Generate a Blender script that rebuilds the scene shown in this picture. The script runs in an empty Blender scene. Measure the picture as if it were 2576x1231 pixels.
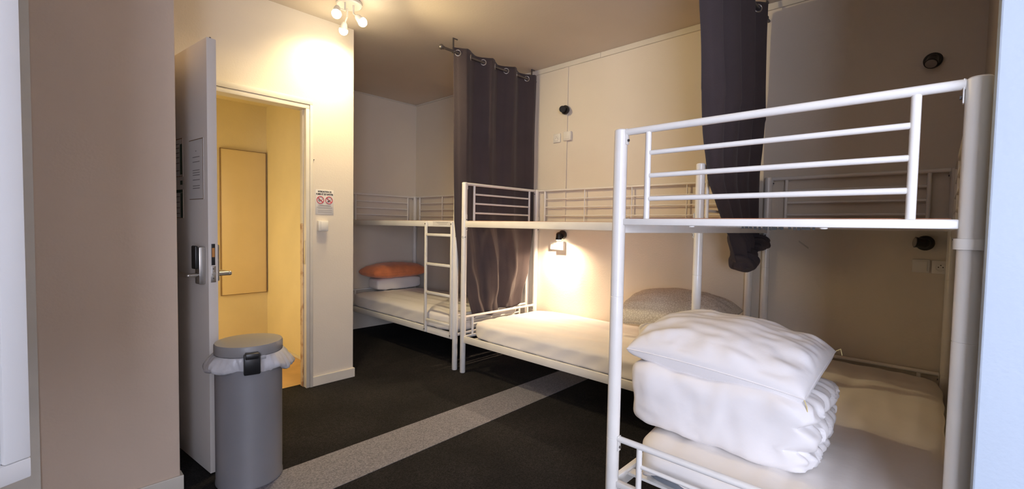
import bpy, bmesh, math, random
from mathutils import Vector, Matrix, noise
random.seed(7)
C = bpy.context.scene.collection
R = math.radians
PI = math.pi

# ------------------------------------------------------------------ camera
F_PX, YAW, PITCH, ROLL, EYE = 1145.35, R(43.203), R(2.365), R(0.995), 1.27
fw = Vector((math.cos(YAW)*math.cos(PITCH), math.sin(YAW)*math.cos(PITCH), -math.sin(PITCH)))
rt = Vector((math.sin(YAW), -math.cos(YAW), 0)); up = rt.cross(fw)
r2 = rt*math.cos(ROLL) + up*math.sin(ROLL); u2 = r2.cross(fw)
cam_d = bpy.data.cameras.new('camera'); cam = bpy.data.objects.new('camera', cam_d); C.objects.link(cam)
m3 = Matrix((r2, u2, -fw)).transposed()
cam.matrix_world = Matrix.Translation((0, 0, EYE)) @ m3.to_4x4()
cam_d.sensor_width = 36.0; cam_d.lens = F_PX/2576*36.0; cam_d.clip_start = 0.02
bpy.context.scene.camera = cam

# ------------------------------------------------------------------ light
vs = bpy.context.scene.view_settings
bpy.context.scene.display_settings.display_device = 'sRGB'
vs.view_transform = 'Standard'; vs.look = 'None'; vs.gamma = 1.0; vs.use_curve_mapping = False
vs.exposure = 0.0
world = bpy.data.worlds.new('sky'); bpy.context.scene.world = world; world.use_nodes = True
bg = world.node_tree.nodes['Background']
bg.inputs['Color'].default_value = (0.74, 0.80, 1.0, 1); bg.inputs['Strength'].default_value = 16.5
WIN = dict(x=-0.90, y0=-2.45, y1=-0.62, z0=0.42, z1=2.25)

def lamp(name, kind, loc, power, color, size=0.03, aim=None, spot=None, blend=0.5):
    d = bpy.data.lights.new(name, kind); d.energy = power; d.color = color
    if kind in ('POINT', 'SPOT'): d.shadow_soft_size = size
    if kind == 'SPOT': d.spot_size = spot; d.spot_blend = blend
    o = bpy.data.objects.new(name, d); C.objects.link(o); o.location = loc
    if aim is not None:
        o.rotation_euler = (Vector(aim)-Vector(loc)).to_track_quat('-Z', 'Y').to_euler()
    return o
WARM = (1.0, 0.77, 0.41)
portal = lamp('window_portal', 'AREA', (WIN['x']-0.02, (WIN['y0']+WIN['y1'])/2, (WIN['z0']+WIN['z1'])/2), 1, (1, 1, 1), aim=(3, (WIN['y0']+WIN['y1'])/2, (WIN['z0']+WIN['z1'])/2))
portal.data.shape = 'RECTANGLE'; portal.data.size = WIN['y1']-WIN['y0']; portal.data.size_y = WIN['z1']-WIN['z0']
portal.data.cycles.is_portal = True
BULBS = [(1.444, 3.002, 2.68), (1.60, 3.216, 2.68), (1.618, 3.0, 2.68)]
BULB_AIM = [(1.0, 2.6, 0.6), (1.66, 3.9, 1.2), (3.1, 1.7, 0.8)]
for b, a, e in zip(BULBS, BULB_AIM, (38, 46, 84)):
    d = (Vector(a)-Vector(b)).normalized()
    lamp('ceiling_spot_beam', 'SPOT', Vector(b)+d*0.045, e, WARM, 0.03, a, R(128 if e > 100 else 160), 0.8)
lamp('ceiling_spot_glow', 'POINT', (1.56, 3.06, 2.50), 2, WARM, 0.05)
hl = lamp('hall_lamp', 'AREA', (0.08, 4.45, 1.0), 15, (1.0, 0.76, 0.36), aim=(3.0, 4.45, 0.9)); hl.data.shape = 'RECTANGLE'; hl.data.size = 0.7; hl.data.size_y = 1.2
lamp('reading_beam', 'SPOT', (3.425, 2.628, 1.138), 88, (1.0, 0.74, 0.48), 0.012, (3.43, 2.60, 0.3), R(160), 1.0)
lamp('reading_beam', 'SPOT', (3.425, 2.600, 1.140), 26, (1.0, 0.78, 0.50), 0.012, (3.47, 2.55, 0.4), R(52), 0.8)

# ------------------------------------------------------------------ materials
def mat(name, col, rough=0.6, metal=0.0, coat=0.0, bump=0.0, bscale=60, var=0.0, vscale=3, sheen=0.0, emit=None, estr=0, trans=0.0, sub=0.0, col2=None):
    m = bpy.data.materials.new(name); m.use_nodes = True
    nt = m.node_tree; N = nt.nodes; L = nt.links; b = N['Principled BSDF']
    b.inputs['Base Color'].default_value = (*col, 1); b.inputs['Roughness'].default_value = rough
    b.inputs['Metallic'].default_value = metal; b.inputs['Coat Weight'].default_value = coat
    b.inputs['Sheen Weight'].default_value = sheen
    if trans: b.inputs['Transmission Weight'].default_value = trans
    if emit: b.inputs['Emission Color'].default_value = (*emit, 1); b.inputs['Emission Strength'].default_value = estr
    tc = N.new('ShaderNodeTexCoord')
    n = N.new('ShaderNodeTexNoise'); n.inputs['Scale'].default_value = vscale; n.inputs['Detail'].default_value = 5
    L.new(tc.outputs['Object'], n.inputs['Vector'])
    mx = N.new('ShaderNodeMix'); mx.data_type = 'RGBA'
    c2 = col2 if col2 else tuple(max(0, c*(1-var)) for c in col)
    mx.inputs['A'].default_value = (*col, 1); mx.inputs['B'].default_value = (*c2, 1)
    rp = N.new('ShaderNodeMapRange'); rp.inputs['From Min'].default_value = 0.35; rp.inputs['From Max'].default_value = 0.65
    L.new(n.outputs['Fac'], rp.inputs['Value']); L.new(rp.outputs['Result'], mx.inputs['Factor'])
    L.new(mx.outputs['Result'], b.inputs['Base Color'])
    if bump:
        n2 = N.new('ShaderNodeTexNoise'); n2.inputs['Scale'].default_value = bscale; n2.inputs['Detail'].default_value = 4
        L.new(tc.outputs['Object'], n2.inputs['Vector'])
        bp = N.new('ShaderNodeBump'); bp.inputs['Strength'].default_value = bump; bp.inputs['Distance'].default_value = 0.004
        L.new(n2.outputs['Fac'], bp.inputs['Height']); L.new(bp.outputs['Normal'], b.inputs['Normal'])
    return m
M = {}
M['wall'] = mat('white_wall_paint', (0.76, 0.695, 0.60), 0.75, bump=0.25, bscale=90, var=0.04, vscale=2)
M['wall_taupe'] = mat('taupe_wall_paint', (0.68, 0.55, 0.44), 0.8, bump=0.25, bscale=90, var=0.05, vscale=2)
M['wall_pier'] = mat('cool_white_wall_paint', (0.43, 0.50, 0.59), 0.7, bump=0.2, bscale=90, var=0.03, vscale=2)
M['ceiling'] = mat('ceiling_paint', (0.70, 0.63, 0.54), 0.85, bump=0.2, bscale=70, var=0.05, vscale=1.5)
M['wall_hall'] = mat('hall_wall_paint', (0.78, 0.68, 0.42), 0.7, bump=0.25, bscale=90, var=0.05)
M['trim'] = mat('trim_paint', (0.72, 0.68, 0.60), 0.45, bump=0.15, bscale=50, var=0.06, vscale=8)
M['door'] = mat('door_paint', (0.72, 0.68, 0.64), 0.5, bump=0.1, bscale=50, var=0.04)
M['metal'] = mat('white_powder_coated_steel', (0.86, 0.84, 0.80), 0.32, coat=0.3, bump=0.05, bscale=120, var=0.04, vscale=9)
M['bolt'] = mat('dark_bolt_steel', (0.18, 0.17, 0.17), 0.35, metal=0.8, var=0.2)
M['steel'] = mat('brushed_steel', (0.55, 0.53, 0.50), 0.3, metal=0.9, bump=0.05, bscale=150, var=0.1)
M['dark_steel'] = mat('dark_bronze_steel', (0.16, 0.15, 0.15), 0.4, metal=0.7, var=0.15)
M['curtain'] = mat('charcoal_curtain_cloth', (0.066, 0.050, 0.054), 0.92, bump=0.4, bscale=260, var=0.10, vscale=5, sheen=0.08)
M['sheet'] = mat('white_cotton', (0.83, 0.80, 0.79), 0.85, bump=0.35, bscale=22, var=0.04, vscale=4, sheen=0.1)
M['sheet_cream'] = mat('cream_cotton', (0.84, 0.80, 0.76), 0.85, bump=0.35, bscale=22, var=0.04, vscale=4, sheen=0.1)
M['mattress'] = mat('grey_mattress_ticking', (0.20, 0.22, 0.25), 0.7, bump=0.3, bscale=60, var=0.2, vscale=12)
M['orange'] = mat('orange_fleece', (0.85, 0.27, 0.11), 0.95, bump=0.8, bscale=120, var=0.15, vscale=10, sheen=0.3)
M['ply'] = mat('plywood', (0.56, 0.25, 0.13), 0.7, bump=0.2, bscale=30, var=0.25, vscale=6)
M['black'] = mat('black_plastic', (0.012, 0.012, 0.013), 0.35, bump=0.05, var=0.1)
M['plastic'] = mat('white_plastic', (0.78, 0.76, 0.72), 0.35, var=0.03)
M['lens'] = mat('grey_lamp_lens', (0.30, 0.28, 0.26), 0.4, var=0.1)
M['bin'] = mat('grey_bin_enamel', (0.22, 0.22, 0.24), 0.42, bump=0.06, bscale=80, var=0.06, vscale=6)
M['lid'] = mat('grey_bin_lid', (0.28, 0.275, 0.28), 0.4, bump=0.06, bscale=80, var=0.05, vscale=6)
M['bag'] = mat('thin_white_plastic_bag', (0.80, 0.80, 0.84), 0.35, bump=0.5, bscale=35, var=0.08, vscale=20, trans=0.35)
M['paper'] = mat('white_paper', (0.72, 0.70, 0.68), 0.7, var=0.03)
M['ink'] = mat('black_ink', (0.03, 0.03, 0.03), 0.7, var=0.1)
M['ink_grey'] = mat('grey_ink', (0.30, 0.28, 0.27), 0.7, var=0.1)
M['red'] = mat('red_ink', (0.60, 0.02, 0.05), 0.6, var=0.1)
M['green'] = mat('dark_green_ink', (0.04, 0.09, 0.07), 0.6, var=0.3)
M['board'] = mat('hall_board', (0.80, 0.66, 0.38), 0.35, bump=0.1, bscale=10, var=0.05)
M['tape'] = mat('masking_tape', (0.55, 0.50, 0.42), 0.7, var=0.1)
M['brown_edge'] = mat('brown_edge', (0.26, 0.16, 0.08), 0.7, var=0.2)
M['hall_floor'] = mat('hall_floor_lino', (0.72, 0.47, 0.22), 0.5, bump=0.1, var=0.2, vscale=5)
M['window'] = mat('white_window_paint', (0.80, 0.80, 0.80), 0.45, var=0.02)
M['frost'] = mat('frosted_window_pane', (0.95, 0.97, 1.0), 0.6, var=0.01, trans=0.5)
M['bulb'] = mat('glowing_bulb', (1, 0.9, 0.7), 0.4, emit=(1.0, 0.86, 0.60), estr=60)
M['led'] = mat('glowing_reading_led', (1, 0.9, 0.7), 0.4, emit=(1.0, 0.86, 0.62), estr=40)
M['tint'] = mat('cream_ribbon', (0.75, 0.62, 0.30), 0.7, var=0.1)

def carpet_material():
    m = bpy.data.materials.new('black_loop_carpet'); m.use_nodes = True
    nt = m.node_tree; N = nt.nodes; L = nt.links; b = N['Principled BSDF']
    tc = N.new('ShaderNodeTexCoord')
    a = N.new('ShaderNodeTexNoise'); a.inputs['Scale'].default_value = 160; a.inputs['Detail'].default_value = 3
    c = N.new('ShaderNodeTexNoise'); c.inputs['Scale'].default_value = 2.2; c.inputs['Detail'].default_value = 6
    L.new(tc.outputs['Object'], a.inputs['Vector']); L.new(tc.outputs['Object'], c.inputs['Vector'])
    r = N.new('ShaderNodeValToRGB'); e = r.color_ramp.elements
    e[0].position = 0.35; e[0].color = (0.005, 0.005, 0.006, 1); e[1].position = 0.75; e[1].color = (0.026, 0.024, 0.025, 1)
    L.new(a.outputs['Fac'], r.inputs['Fac'])
    r2_ = N.new('ShaderNodeValToRGB'); e = r2_.color_ramp.elements
    e[0].position = 0.40; e[0].color = (1, 1, 1, 1); e[1].position = 0.72; e[1].color = (1.8, 1.75, 1.7, 1)
    L.new(c.outputs['Fac'], r2_.inputs['Fac'])
    mx = N.new('ShaderNodeMix'); mx.data_type = 'RGBA'; mx.blend_type = 'MULTIPLY'; mx.inputs['Factor'].default_value = 1
    L.new(r.outputs['Color'], mx.inputs['A']); L.new(r2_.outputs['Color'], mx.inputs['B'])
    L.new(mx.outputs['Result'], b.inputs['Base Color'])
    bp = N.new('ShaderNodeBump'); bp.inputs['Strength'].default_value = 0.6; bp.inputs['Distance'].default_value = 0.004
    L.new(a.outputs['Fac'], bp.inputs['Height']); L.new(bp.outputs['Normal'], b.inputs['Normal'])
    b.inputs['Roughness'].default_value = 0.95; b.inputs['Specular IOR Level'].default_value = 0.2
    return m
M['carpet'] = carpet_material()

def speckle(name, dark, light, scale, rough=0.6, pos=(0.40, 0.62)):
    m = bpy.data.materials.new(name); m.use_nodes = True
    nt = m.node_tree; N = nt.nodes; L = nt.links; b = N['Principled BSDF']
    tc = N.new('ShaderNodeTexCoord'); v = N.new('ShaderNodeTexNoise')
    v.inputs['Scale'].default_value = scale; v.inputs['Detail'].default_value = 2; v.inputs['Roughness'].default_value = 0.7
    L.new(tc.outputs['Object'], v.inputs['Vector'])
    r = N.new('ShaderNodeValToRGB'); e = r.color_ramp.elements
    e[0].position = pos[0]; e[0].color = (*dark, 1); e[1].position = pos[1]; e[1].color = (*light, 1)
    L.new(v.outputs['Fac'], r.inputs['Fac']); L.new(r.outputs['Color'], b.inputs['Base Color'])
    bp = N.new('ShaderNodeBump'); bp.inputs['Strength'].default_value = 0.3; bp.inputs['Distance'].default_value = 0.003
    L.new(v.outputs['Fac'], bp.inputs['Height']); L.new(bp.outputs['Normal'], b.inputs['Normal'])
    b.inputs['Roughness'].default_value = rough
    return m
M['strip'] = speckle('speckled_grey_strip', (0.10, 0.10, 0.125), (0.29, 0.285, 0.335), 120, 0.6, (0.3, 0.7))

def pebble_material():
    m = bpy.data.materials.new('pebble_weave_beige'); m.use_nodes = True
    nt = m.node_tree; N = nt.nodes; L = nt.links; b = N['Principled BSDF']
    tc = N.new('ShaderNodeTexCoord'); v = N.new('ShaderNodeTexVoronoi'); v.feature = 'DISTANCE_TO_EDGE'; v.inputs['Scale'].default_value = 62
    L.new(tc.outputs['Object'], v.inputs['Vector'])
    r = N.new('ShaderNodeValToRGB'); e = r.color_ramp.elements
    e[0].position = 0.0; e[0].color = (0.56, 0.50, 0.41, 1); e[1].position = 0.12; e[1].color = (0.80, 0.75, 0.66, 1)
    L.new(v.outputs['Distance'], r.inputs['Fac']); L.new(r.outputs['Color'], b.inputs['Base Color'])
    bp = N.new('ShaderNodeBump'); bp.inputs['Strength'].default_value = 0.7; bp.inputs['Distance'].default_value = 0.004
    L.new(v.outputs['Distance'], bp.inputs['Height']); L.new(bp.outputs['Normal'], b.inputs['Normal'])
    b.inputs['Roughness'].default_value = 0.85
    return m
M['pebble'] = pebble_material()

def jamb_material():
    m = mat('worn_jamb_paint', (0.72, 0.66, 0.56), 0.5, bump=0.2, bscale=50)
    nt = m.node_tree; N = nt.nodes; L = nt.links; b = N['Principled BSDF']
    n = N.new('ShaderNodeTexNoise'); n.inputs['Scale'].default_value = 14; n.inputs['Detail'].default_value = 6
    tc = N.new('ShaderNodeTexCoord'); L.new(tc.outputs['Object'], n.inputs['Vector'])
    r = N.new('ShaderNodeValToRGB'); e = r.color_ramp.elements
    e[0].position = 0.50; e[0].color = (0.62, 0.50, 0.38, 1); e[1].position = 0.66; e[1].color = (0.36, 0.21, 0.13, 1)
    L.new(n.outputs['Fac'], r.inputs['Fac']); L.new(r.outputs['Color'], b.inputs['Base Color'])
    return m
M['jamb'] = jamb_material()

# ------------------------------------------------------------------ helpers
WL = {}
def link(name, me, parent=None):
    o = bpy.data.objects.new(name, me); C.objects.link(o)
    if parent is not None: o.parent = parent
    return o
def finish(name, bm, m, parent=None, smooth=35, recalc=True):
    if recalc: bmesh.ops.recalc_face_normals(bm, faces=bm.faces[:])
    xs = [v.co for v in bm.verts]
    c = Vector([(min(p[i] for p in xs)+max(p[i] for p in xs))/2 for i in range(3)])
    for v in bm.verts: v.co -= c
    me = bpy.data.meshes.new(name); bm.to_mesh(me); bm.free()
    if smooth:
        me.polygons.foreach_set('use_smooth', [True]*len(me.polygons))
        me.set_sharp_from_angle(angle=R(smooth))
    mats = m if isinstance(m, (list, tuple)) else [m]
    for x in mats: me.materials.append(x)
    o = link(name, me, parent)
    base = WL[parent.name] if parent is not None else Vector((0, 0, 0))
    o.location = c-base; WL[o.name] = c.copy()
    return o
def tag(o, label=None, cat=None, group=None, kind=None):
    if label: o['label'] = label
    if cat: o['category'] = cat
    if group: o['group'] = group
    if kind: o['kind'] = kind
    return o
def thing(name, label, cat, loc, group=None, kind=None):
    o = bpy.data.objects.new(name, None); C.objects.link(o); o.location = loc; o.empty_display_size = 0.1
    WL[o.name] = Vector(loc); return tag(o, label, cat, group, kind)
def B(): return bmesh.new()
def box(bm, a, b, bev=0.0, rot=0.0, piv=None, mi=0):
    a = Vector(a); b = Vector(b); c = (a+b)/2; s = b-a
    t = bmesh.new()
    bmesh.ops.create_cube(t, size=1, matrix=Matrix.Diagonal((abs(s.x), abs(s.y), abs(s.z), 1)))
    if bev: bmesh.ops.bevel(t, geom=t.edges[:], offset=bev, segments=2, profile=0.5, affect='EDGES')
    mt = Matrix.Translation(c)
    if rot:
        p = Vector(piv) if piv else c
        mt = Matrix.Translation(p) @ Matrix.Rotation(rot, 4, 'Z') @ Matrix.Translation(c-p)
    bmesh.ops.transform(t, matrix=mt, verts=t.verts[:]); merge(bm, t, mi)
def merge(bm, t, mi=0):
    vm = {}
    for v in t.verts: vm[v] = bm.verts.new(v.co)
    for f in t.faces:
        try:
            nf = bm.faces.new([vm[v] for v in f.verts]); nf.material_index = mi
        except ValueError: pass
    t.free()
def tube(bm, p, q, r, r2_=None, seg=14, cap=True):
    p = Vector(p); q = Vector(q); d = q-p
    t = bmesh.new()
    bmesh.ops.create_cone(t, cap_ends=cap, segments=seg, radius1=r, radius2=r if r2_ is None else r2_, depth=d.length)
    bmesh.ops.transform(t, matrix=Matrix.Translation((p+q)/2) @ d.to_track_quat('Z', 'Y').to_matrix().to_4x4(), verts=t.verts[:])
    merge(bm, t)
def ball(bm, c, r, sc=(1, 1, 1), u=16, v=10):
    t = bmesh.new(); bmesh.ops.create_uvsphere(t, u_segments=u, v_segments=v, radius=r)
    bmesh.ops.transform(t, matrix=Matrix.Translation(c) @ Matrix.Diagonal((*sc, 1)), verts=t.verts[:]); merge(bm, t)
def lathe(bm, c, prof, seg=40, axis='Z', cap0=True, cap1=True):
    rings = []
    for r, z in prof:
        ring = []
        for k in range(seg):
            a = 2*PI*k/seg; x, y = r*math.cos(a), r*math.sin(a)
            if axis == 'Z': co = Vector((x, y, z))
            elif axis == 'X': co = Vector((-z, x, y))
            else: co = Vector((x, -z, y))
            ring.append(bm.verts.new(Vector(c)+co))
        rings.append(ring)
    for a, b in zip(rings, rings[1:]):
        for k in range(seg): bm.faces.new((a[k], a[(k+1) % seg], b[(k+1) % seg], b[k]))
    if cap0: bm.faces.new(rings[0])
    if cap1: bm.faces.new(rings[-1])
def torus(bm, c, nrm, R_, r, n=24, m=8):
    q = Vector(nrm).to_track_quat('Z', 'Y')
    rings = []
    for i in range(n):
        a = 2*PI*i/n; ring = []
        for j in range(m):
            b = 2*PI*j/m
            p = Vector(((R_+r*math.cos(b))*math.cos(a), (R_+r*math.cos(b))*math.sin(a), r*math.sin(b)))
            ring.append(bm.verts.new(Vector(c)+q @ p))
        rings.append(ring)
    for i in range(n):
        for j in range(m):
            bm.faces.new((rings[i][j], rings[(i+1) % n][j], rings[(i+1) % n][(j+1) % m], rings[i][(j+1) % m]))
def struct(name, bm, m, parent=None, smooth=0):
    o = finish(name, bm, m, parent, smooth)
    if parent is None: o['kind'] = 'structure'
    return o
def bx(name, a, b, m, bev=0.0): t = B(); box(t, a, b, bev); return struct(name, t, m)
def nz(p, s=1.0, seed=0.0): return noise.noise(Vector(p)*s+Vector((seed, seed*1.7, seed*0.3)))

# ------------------------------------------------------------------ room shell
XW, ZC, YD = 3.515, 2.818, 3.491
bx('floor', (-1.0, -2.7, -0.12), (3.7, 3.60, 0), M['carpet'])
bx('floor_far', (1.72, 3.60, -0.12), (3.7, 5.2, 0), M['carpet'])
bx('floor_hall', (0.0, 3.60, -0.12), (1.72, 5.25, -0.004), M['hall_floor'])
bx('ceiling', (-1.0, -2.7, ZC), (3.7, 5.25, ZC+0.1), M['ceiling'])
bx('wall_right', (XW, -0.40, 0), (XW+0.12, 5.20, ZC), M['wall'])
bx('wall_far', (1.72, 5.06, 0), (XW, 5.20, ZC), M['wall'])
bx('wall_near', (1.475, -0.30, 0), (XW, -0.14, ZC), M['wall'])
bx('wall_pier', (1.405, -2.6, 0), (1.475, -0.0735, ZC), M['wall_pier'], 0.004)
bx('wall_back', (-1.0, -2.72, 0), (1.475, -2.6, ZC), M['wall_taupe'])
# window wall with its opening
t = B(); w = WIN
box(t, (-1.0, -2.7, 0), (w['x'], 2.55, w['z0'])); box(t, (-1.0, -2.7, w['z1']), (w['x'], 2.55, ZC))
box(t, (-1.0, -2.7, w['z0']), (w['x'], w['y0'], w['z1'])); box(t, (-1.0, w['y1'], w['z0']), (w['x'], 2.55, w['z1']))
struct('wall_window', t, M['wall_taupe'])
t = B()
for a, b in (((w['y0'], w['z0']), (w['y1'], w['z0']+0.05)), ((w['y0'], w['z1']-0.05), (w['y1'], w['z1'])), ((w['y0'], w['z0']+.05), (w['y0']+0.05, w['z1']-.05)), ((w['y1']-0.05, w['z0']+.05), (w['y1'], w['z1']-.05))):
    box(t, (-0.99, a[0], a[1]), (-0.93, b[0], b[1]), 0.004)
struct('window_1', t, M['window'])
# block beside the door
bx('wall_left', (-1.0, 2.55, 0), (0.47, 3.60, ZC), M['wall_taupe'], 0.004)
bx('trim_1', (-0.10, 2.532, 0), (0.018, 2.549, ZC), M['trim'])
t = B(); box(t, (-0.9, 2.538, 0), (0.482, 2.55, 0.075), 0.003); box(t, (0.47, 2.539, 0), (0.482, 2.60, 0.075), 0.003)
struct('baseboard_left', t, M['trim'])
# door wall
t = B(); box(t, (0.47, YD, 2.15), (1.45, YD+0.109, ZC)); box(t, (1.45, YD, 0), (1.821, YD+0.109, ZC), 0.0)
struct('wall_door', t, M['wall'])
bx('wall_partition', (1.722, 3.60, 0), (1.821, 5.06, ZC), M['wall'])
t = B(); box(t, (1.487, YD-0.014, 0), (1.833, YD, 0.075), 0.003); box(t, (1.821, YD-0.012, 0), (1.833, 5.05, 0.075), 0.003)
struct('baseboard_door', t, M['trim'])
bx('wall_hall_right', (1.716, 3.602, 0), (1.7215, 5.13, ZC), M['wall_hall'])
bx('wall_hall_back', (0.0, 5.13, 0), (1.72, 5.25, ZC), M['wall_hall'])
bx('wall_hall_left', (-0.1, 3.60, 0), (0.0, 5.25, ZC), M['wall_hall'])
bx('ceiling_hall', (0.0, 3.60, 2.45), (1.715, 5.13, 2.50), M['wall_hall'])
bx('baseboard_hall', (1.705, 3.61, -0.003), (1.7155, 5.12, 0.02), M['trim'])
# crown strips under the ceiling
t = B()
for y0, y1 in ((-0.13, 1.15), (1.153, 2.25), (2.253, 3.06), (3.063, 5.05)): box(t, (XW-0.016, y0, ZC-(0.046 if y1 < 4 else 0.016)), (XW-0.0005, y1, ZC-0.001), 0.002)
struct('trim_2', t, M['trim'])
t = B(); box(t, (1.83, 5.046, ZC-0.014), (XW-0.02, 5.059, ZC-0.001), 0.002); struct('trim_3', t, M['trim'])
# grey strip let into the carpet
t = B()
vs_ = [t.verts.new(p) for p in ((-0.85, 2.03, 0.0015), (-0.85, 2.40, 0.0015), (3.50, 2.39, 0.0015), (3.50, 2.10, 0.0015))]
f = t.faces.new(vs_); ex = bmesh.ops.extrude_face_region(t, geom=[f])
for v in ex['geom']:
    if isinstance(v, bmesh.types.BMVert): v.co.z -= 0.006
struct('floor_strip', t, M['strip'])
# door frame: outer architrave and inner rebate, worn on the strike side
df = thing('door_frame', 'white painted door frame with chipped strike side', 'door frame', (0.97, YD, 0))
t = B(); box(t, (0.47, YD-0.016, 2.150), (1.488, YD, 2.190), 0.002); finish('head_casing', t, M['trim'], df)
t = B(); box(t, (1.466, YD-0.016, 0), (1.488, YD, 2.1495), 0.002); finish('side_casing', t, M['trim'], df)
t = B(); box(t, (0.475, YD-0.010, 2.118), (1.465, YD+0.10, 2.149), 0.002); finish('head_jamb', t, M['trim'], df)
t = B(); box(t, (1.438, YD-0.010, 0.0), (1.4655, YD+0.10, 2.1175), 0.002); finish('strike_jamb', t, M['trim'], df)
t = B(); box(t, (1.4320, YD+0.035, 1.26), (1.4375, YD+0.085, 2.117), 0.001); finish('door_stop', t, M['trim'], df)
t = B(); box(t, (1.4320, YD+0.035, 0.0), (1.4375, YD+0.085, 1.2595), 0.001); tag(finish('door_stop', t, M['jamb'], df), 'chipped brown wood strip along the strike side')
t = B(); box(t, (1.4345, YD+0.004, 0.95), (1.4378, YD+0.03, 1.13), 0.0006); finish('strike_plate', t, M['steel'], df)
# narrow hinge strip
t = B(); box(t, (0.4705, YD-0.006, 0), (0.497, YD+0.10, 2.117), 0.001); finish('hinge_jamb', t, M['trim'], df)

# open door leaf
HX, HY, FX, FY = 0.505, 3.478, 0.603, 2.60
ang = math.atan2(FY-HY, FX-HX); LL = math.hypot(FX-HX, FY-HY)
def L2W(a, b, z):   # a along leaf from hinge, b to the right of its left face (towards +X)
    ca, sa = math.cos(ang), math.sin(ang)
    return Vector((HX+ca*a-sa*b, HY+sa*a+ca*b, z))
def lbox(bm, a0, a1, b0, b1, z0, z1, bev=0.0):
    t = bmesh.new(); box(t, (a0, b0, z0), (a1, b1, z1), bev)
    for v in t.verts: v.co = L2W(v.co.x, v.co.y, v.co.z)
    merge(bm, t)
door = thing('door_1', 'white flush door standing open beside the taupe wall block', None, (HX, HY, 0), kind='structure')
t = B(); lbox(t, 0, LL, 0, 0.042, 0.008, 2.150, 0.0015); finish('door_leaf', t, M['door'], door)
t = B(); lbox(t, LL+0.0002, LL+0.0016, 0.010, 0.032, 0.965, 1.045, 0.0005); finish('latch_plate', t, M['steel'], door)
t = B(); tube(t, L2W(LL+0.0017, 0.021, 1.008), L2W(LL+0.012, 0.021, 1.008), 0.008); finish('latch_bolt', t, M['steel'], door)
t = B(); lbox(t, LL+0.0002, LL+0.0018, 0.013, 0.029, 1.05, 1.155, 0.0004); tag(finish('lock_slot', t, M['black'], door), 'dark slot above the latch')
t = B(); lbox(t, LL+0.002, LL+0.0028, 0.015, 0.027, 1.09, 1.135, 0.0003); tag(finish('slot_liner', t, mat('orange_wood_inside', (0.55, 0.24, 0.06), 0.6, var=0.1), door), 'orange wood inside the slot')
t = B()
for dz in (0.985, 1.032): tube(t, L2W(LL+0.0012, 0.021, dz), L2W(LL+0.003, 0.021, dz), 0.0035, seg=8)
finish('latch_screw', t, M['dark_steel'], door)
t = B(); lbox(t, LL-0.085, LL-0.030, -0.030, -0.0005, 0.955, 1.14, 0.006); finish('lock_body', t, M['steel'], door)
t = B(); lbox(t, LL-0.092, LL-0.040, -0.043, -0.0305, 1.03, 1.145, 0.005); tag(finish('lock_cover', t, M['black'], door), 'black keypad cover')
def lever(side):
    t = B(); b0 = -0.031 if side < 0 else 0.043; b1 = b0+(0.072 if side > 0 else -0.036); a = LL-0.055
    tube(t, L2W(a, b0, 1.0), L2W(a, b1, 1.0), 0.011); ball(t, L2W(a, b1, 1.0), 0.0118)
    if side > 0:
        tube(t, L2W(a, b1, 1.0), L2W(a-0.11, b1+0.004, 1.0), 0.010); ball(t, L2W(a-0.11, b1+0.004, 1.0), 0.0105)
    else:
        tube(t, L2W(a, b1, 1.0), L2W(a-0.165, b1, 1.0), 0.011); ball(t, L2W(a-0.165, b1, 1.0), 0.0115)
    return finish('door_handle', t, M['steel'], door)
lever(-1); lever(1)
t = B(); lbox(t, LL-0.085, LL-0.030, 0.0425, 0.062, 0.965, 1.15, 0.007); finish('lock_body', t, M['steel'], door)
t = B()
for da in (0.012, 0.030): tube(t, L2W(LL-da, 0.021, 2.150), L2W(LL-da, 0.021, 2.157), 0.004, seg=8)
finish('top_pin', t, M['dark_steel'], door)
for hz in (0.25, 1.10, 1.95):
    t = B(); tube(t, (0.5005, 3.4725, hz), (0.5005, 3.4725, hz+0.09), 0.0045, seg=10); finish('hinge', t, M['steel'], door)

# papers on the left face of the leaf
def sheet_on_leaf(name, label, a0, a1, z0, z1, lines, band=None):
    s = thing(name, label, 'notice', L2W((a0+a1)/2, -0.001, z0))
    t = B(); lbox(t, a0, a1, -0.0022, -0.0004, z0, z1); finish('paper', t, M['paper'], s)
    t = B()
    for (x0, x1, z, h) in lines: lbox(t, a0+x0*(a1-a0), a0+x1*(a1-a0), -0.0030, -0.0023, z0+z*(z1-z0), z0+z*(z1-z0)+h)
    finish('text_line', t, M['ink_grey'], s)
    t = B()
    lbox(t, a0, a1, -0.0034, -0.0023, z1-0.003, z1+0.0005); lbox(t, a0, a1, -0.0034, -0.0023, z0, z0+0.003); lbox(t, a1-0.003, a1, -0.0034, -0.0023, z0+0.0035, z1-0.0035)
    finish('paper_edge', t, M['brown_edge'], s)
    if band:
        t = B()
        for (x0, x1, z, h) in band: lbox(t, a0+x0*(a1-a0), a0+x1*(a1-a0), -0.0042, -0.0035, z0+z*(z1-z0), z0+z*(z1-z0)+h)
        tag(finish('printed_band', t, M['green'], s), 'dark green printed bar')
    return s
sheet_on_leaf('notice_sheet', 'tall pale notice with faint centred lines, nearest the free edge of the open door', LL-0.225, LL-0.045, 1.375, 1.675,
              [(0.45, 0.52, 0.80, 0.004)]+[(0.25, 0.75, z, 0.004) for z in (0.70, 0.62, 0.48, 0.44, 0.40, 0.32, 0.22, 0.18)])
sheet_on_leaf('notice_sheet', 'upper notice with a dark green bar, on the open door beside the taupe wall', LL-0.55, LL-0.32, 1.50, 1.70,
              [(0.05, 0.8, z, 0.005) for z in (0.15, 0.35, 0.5, 0.62, 0.75, 0.85)], [(0.86, 0.99, 0.05, 0.16), (0.86, 0.99, -0.22, 0.022)])
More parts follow.
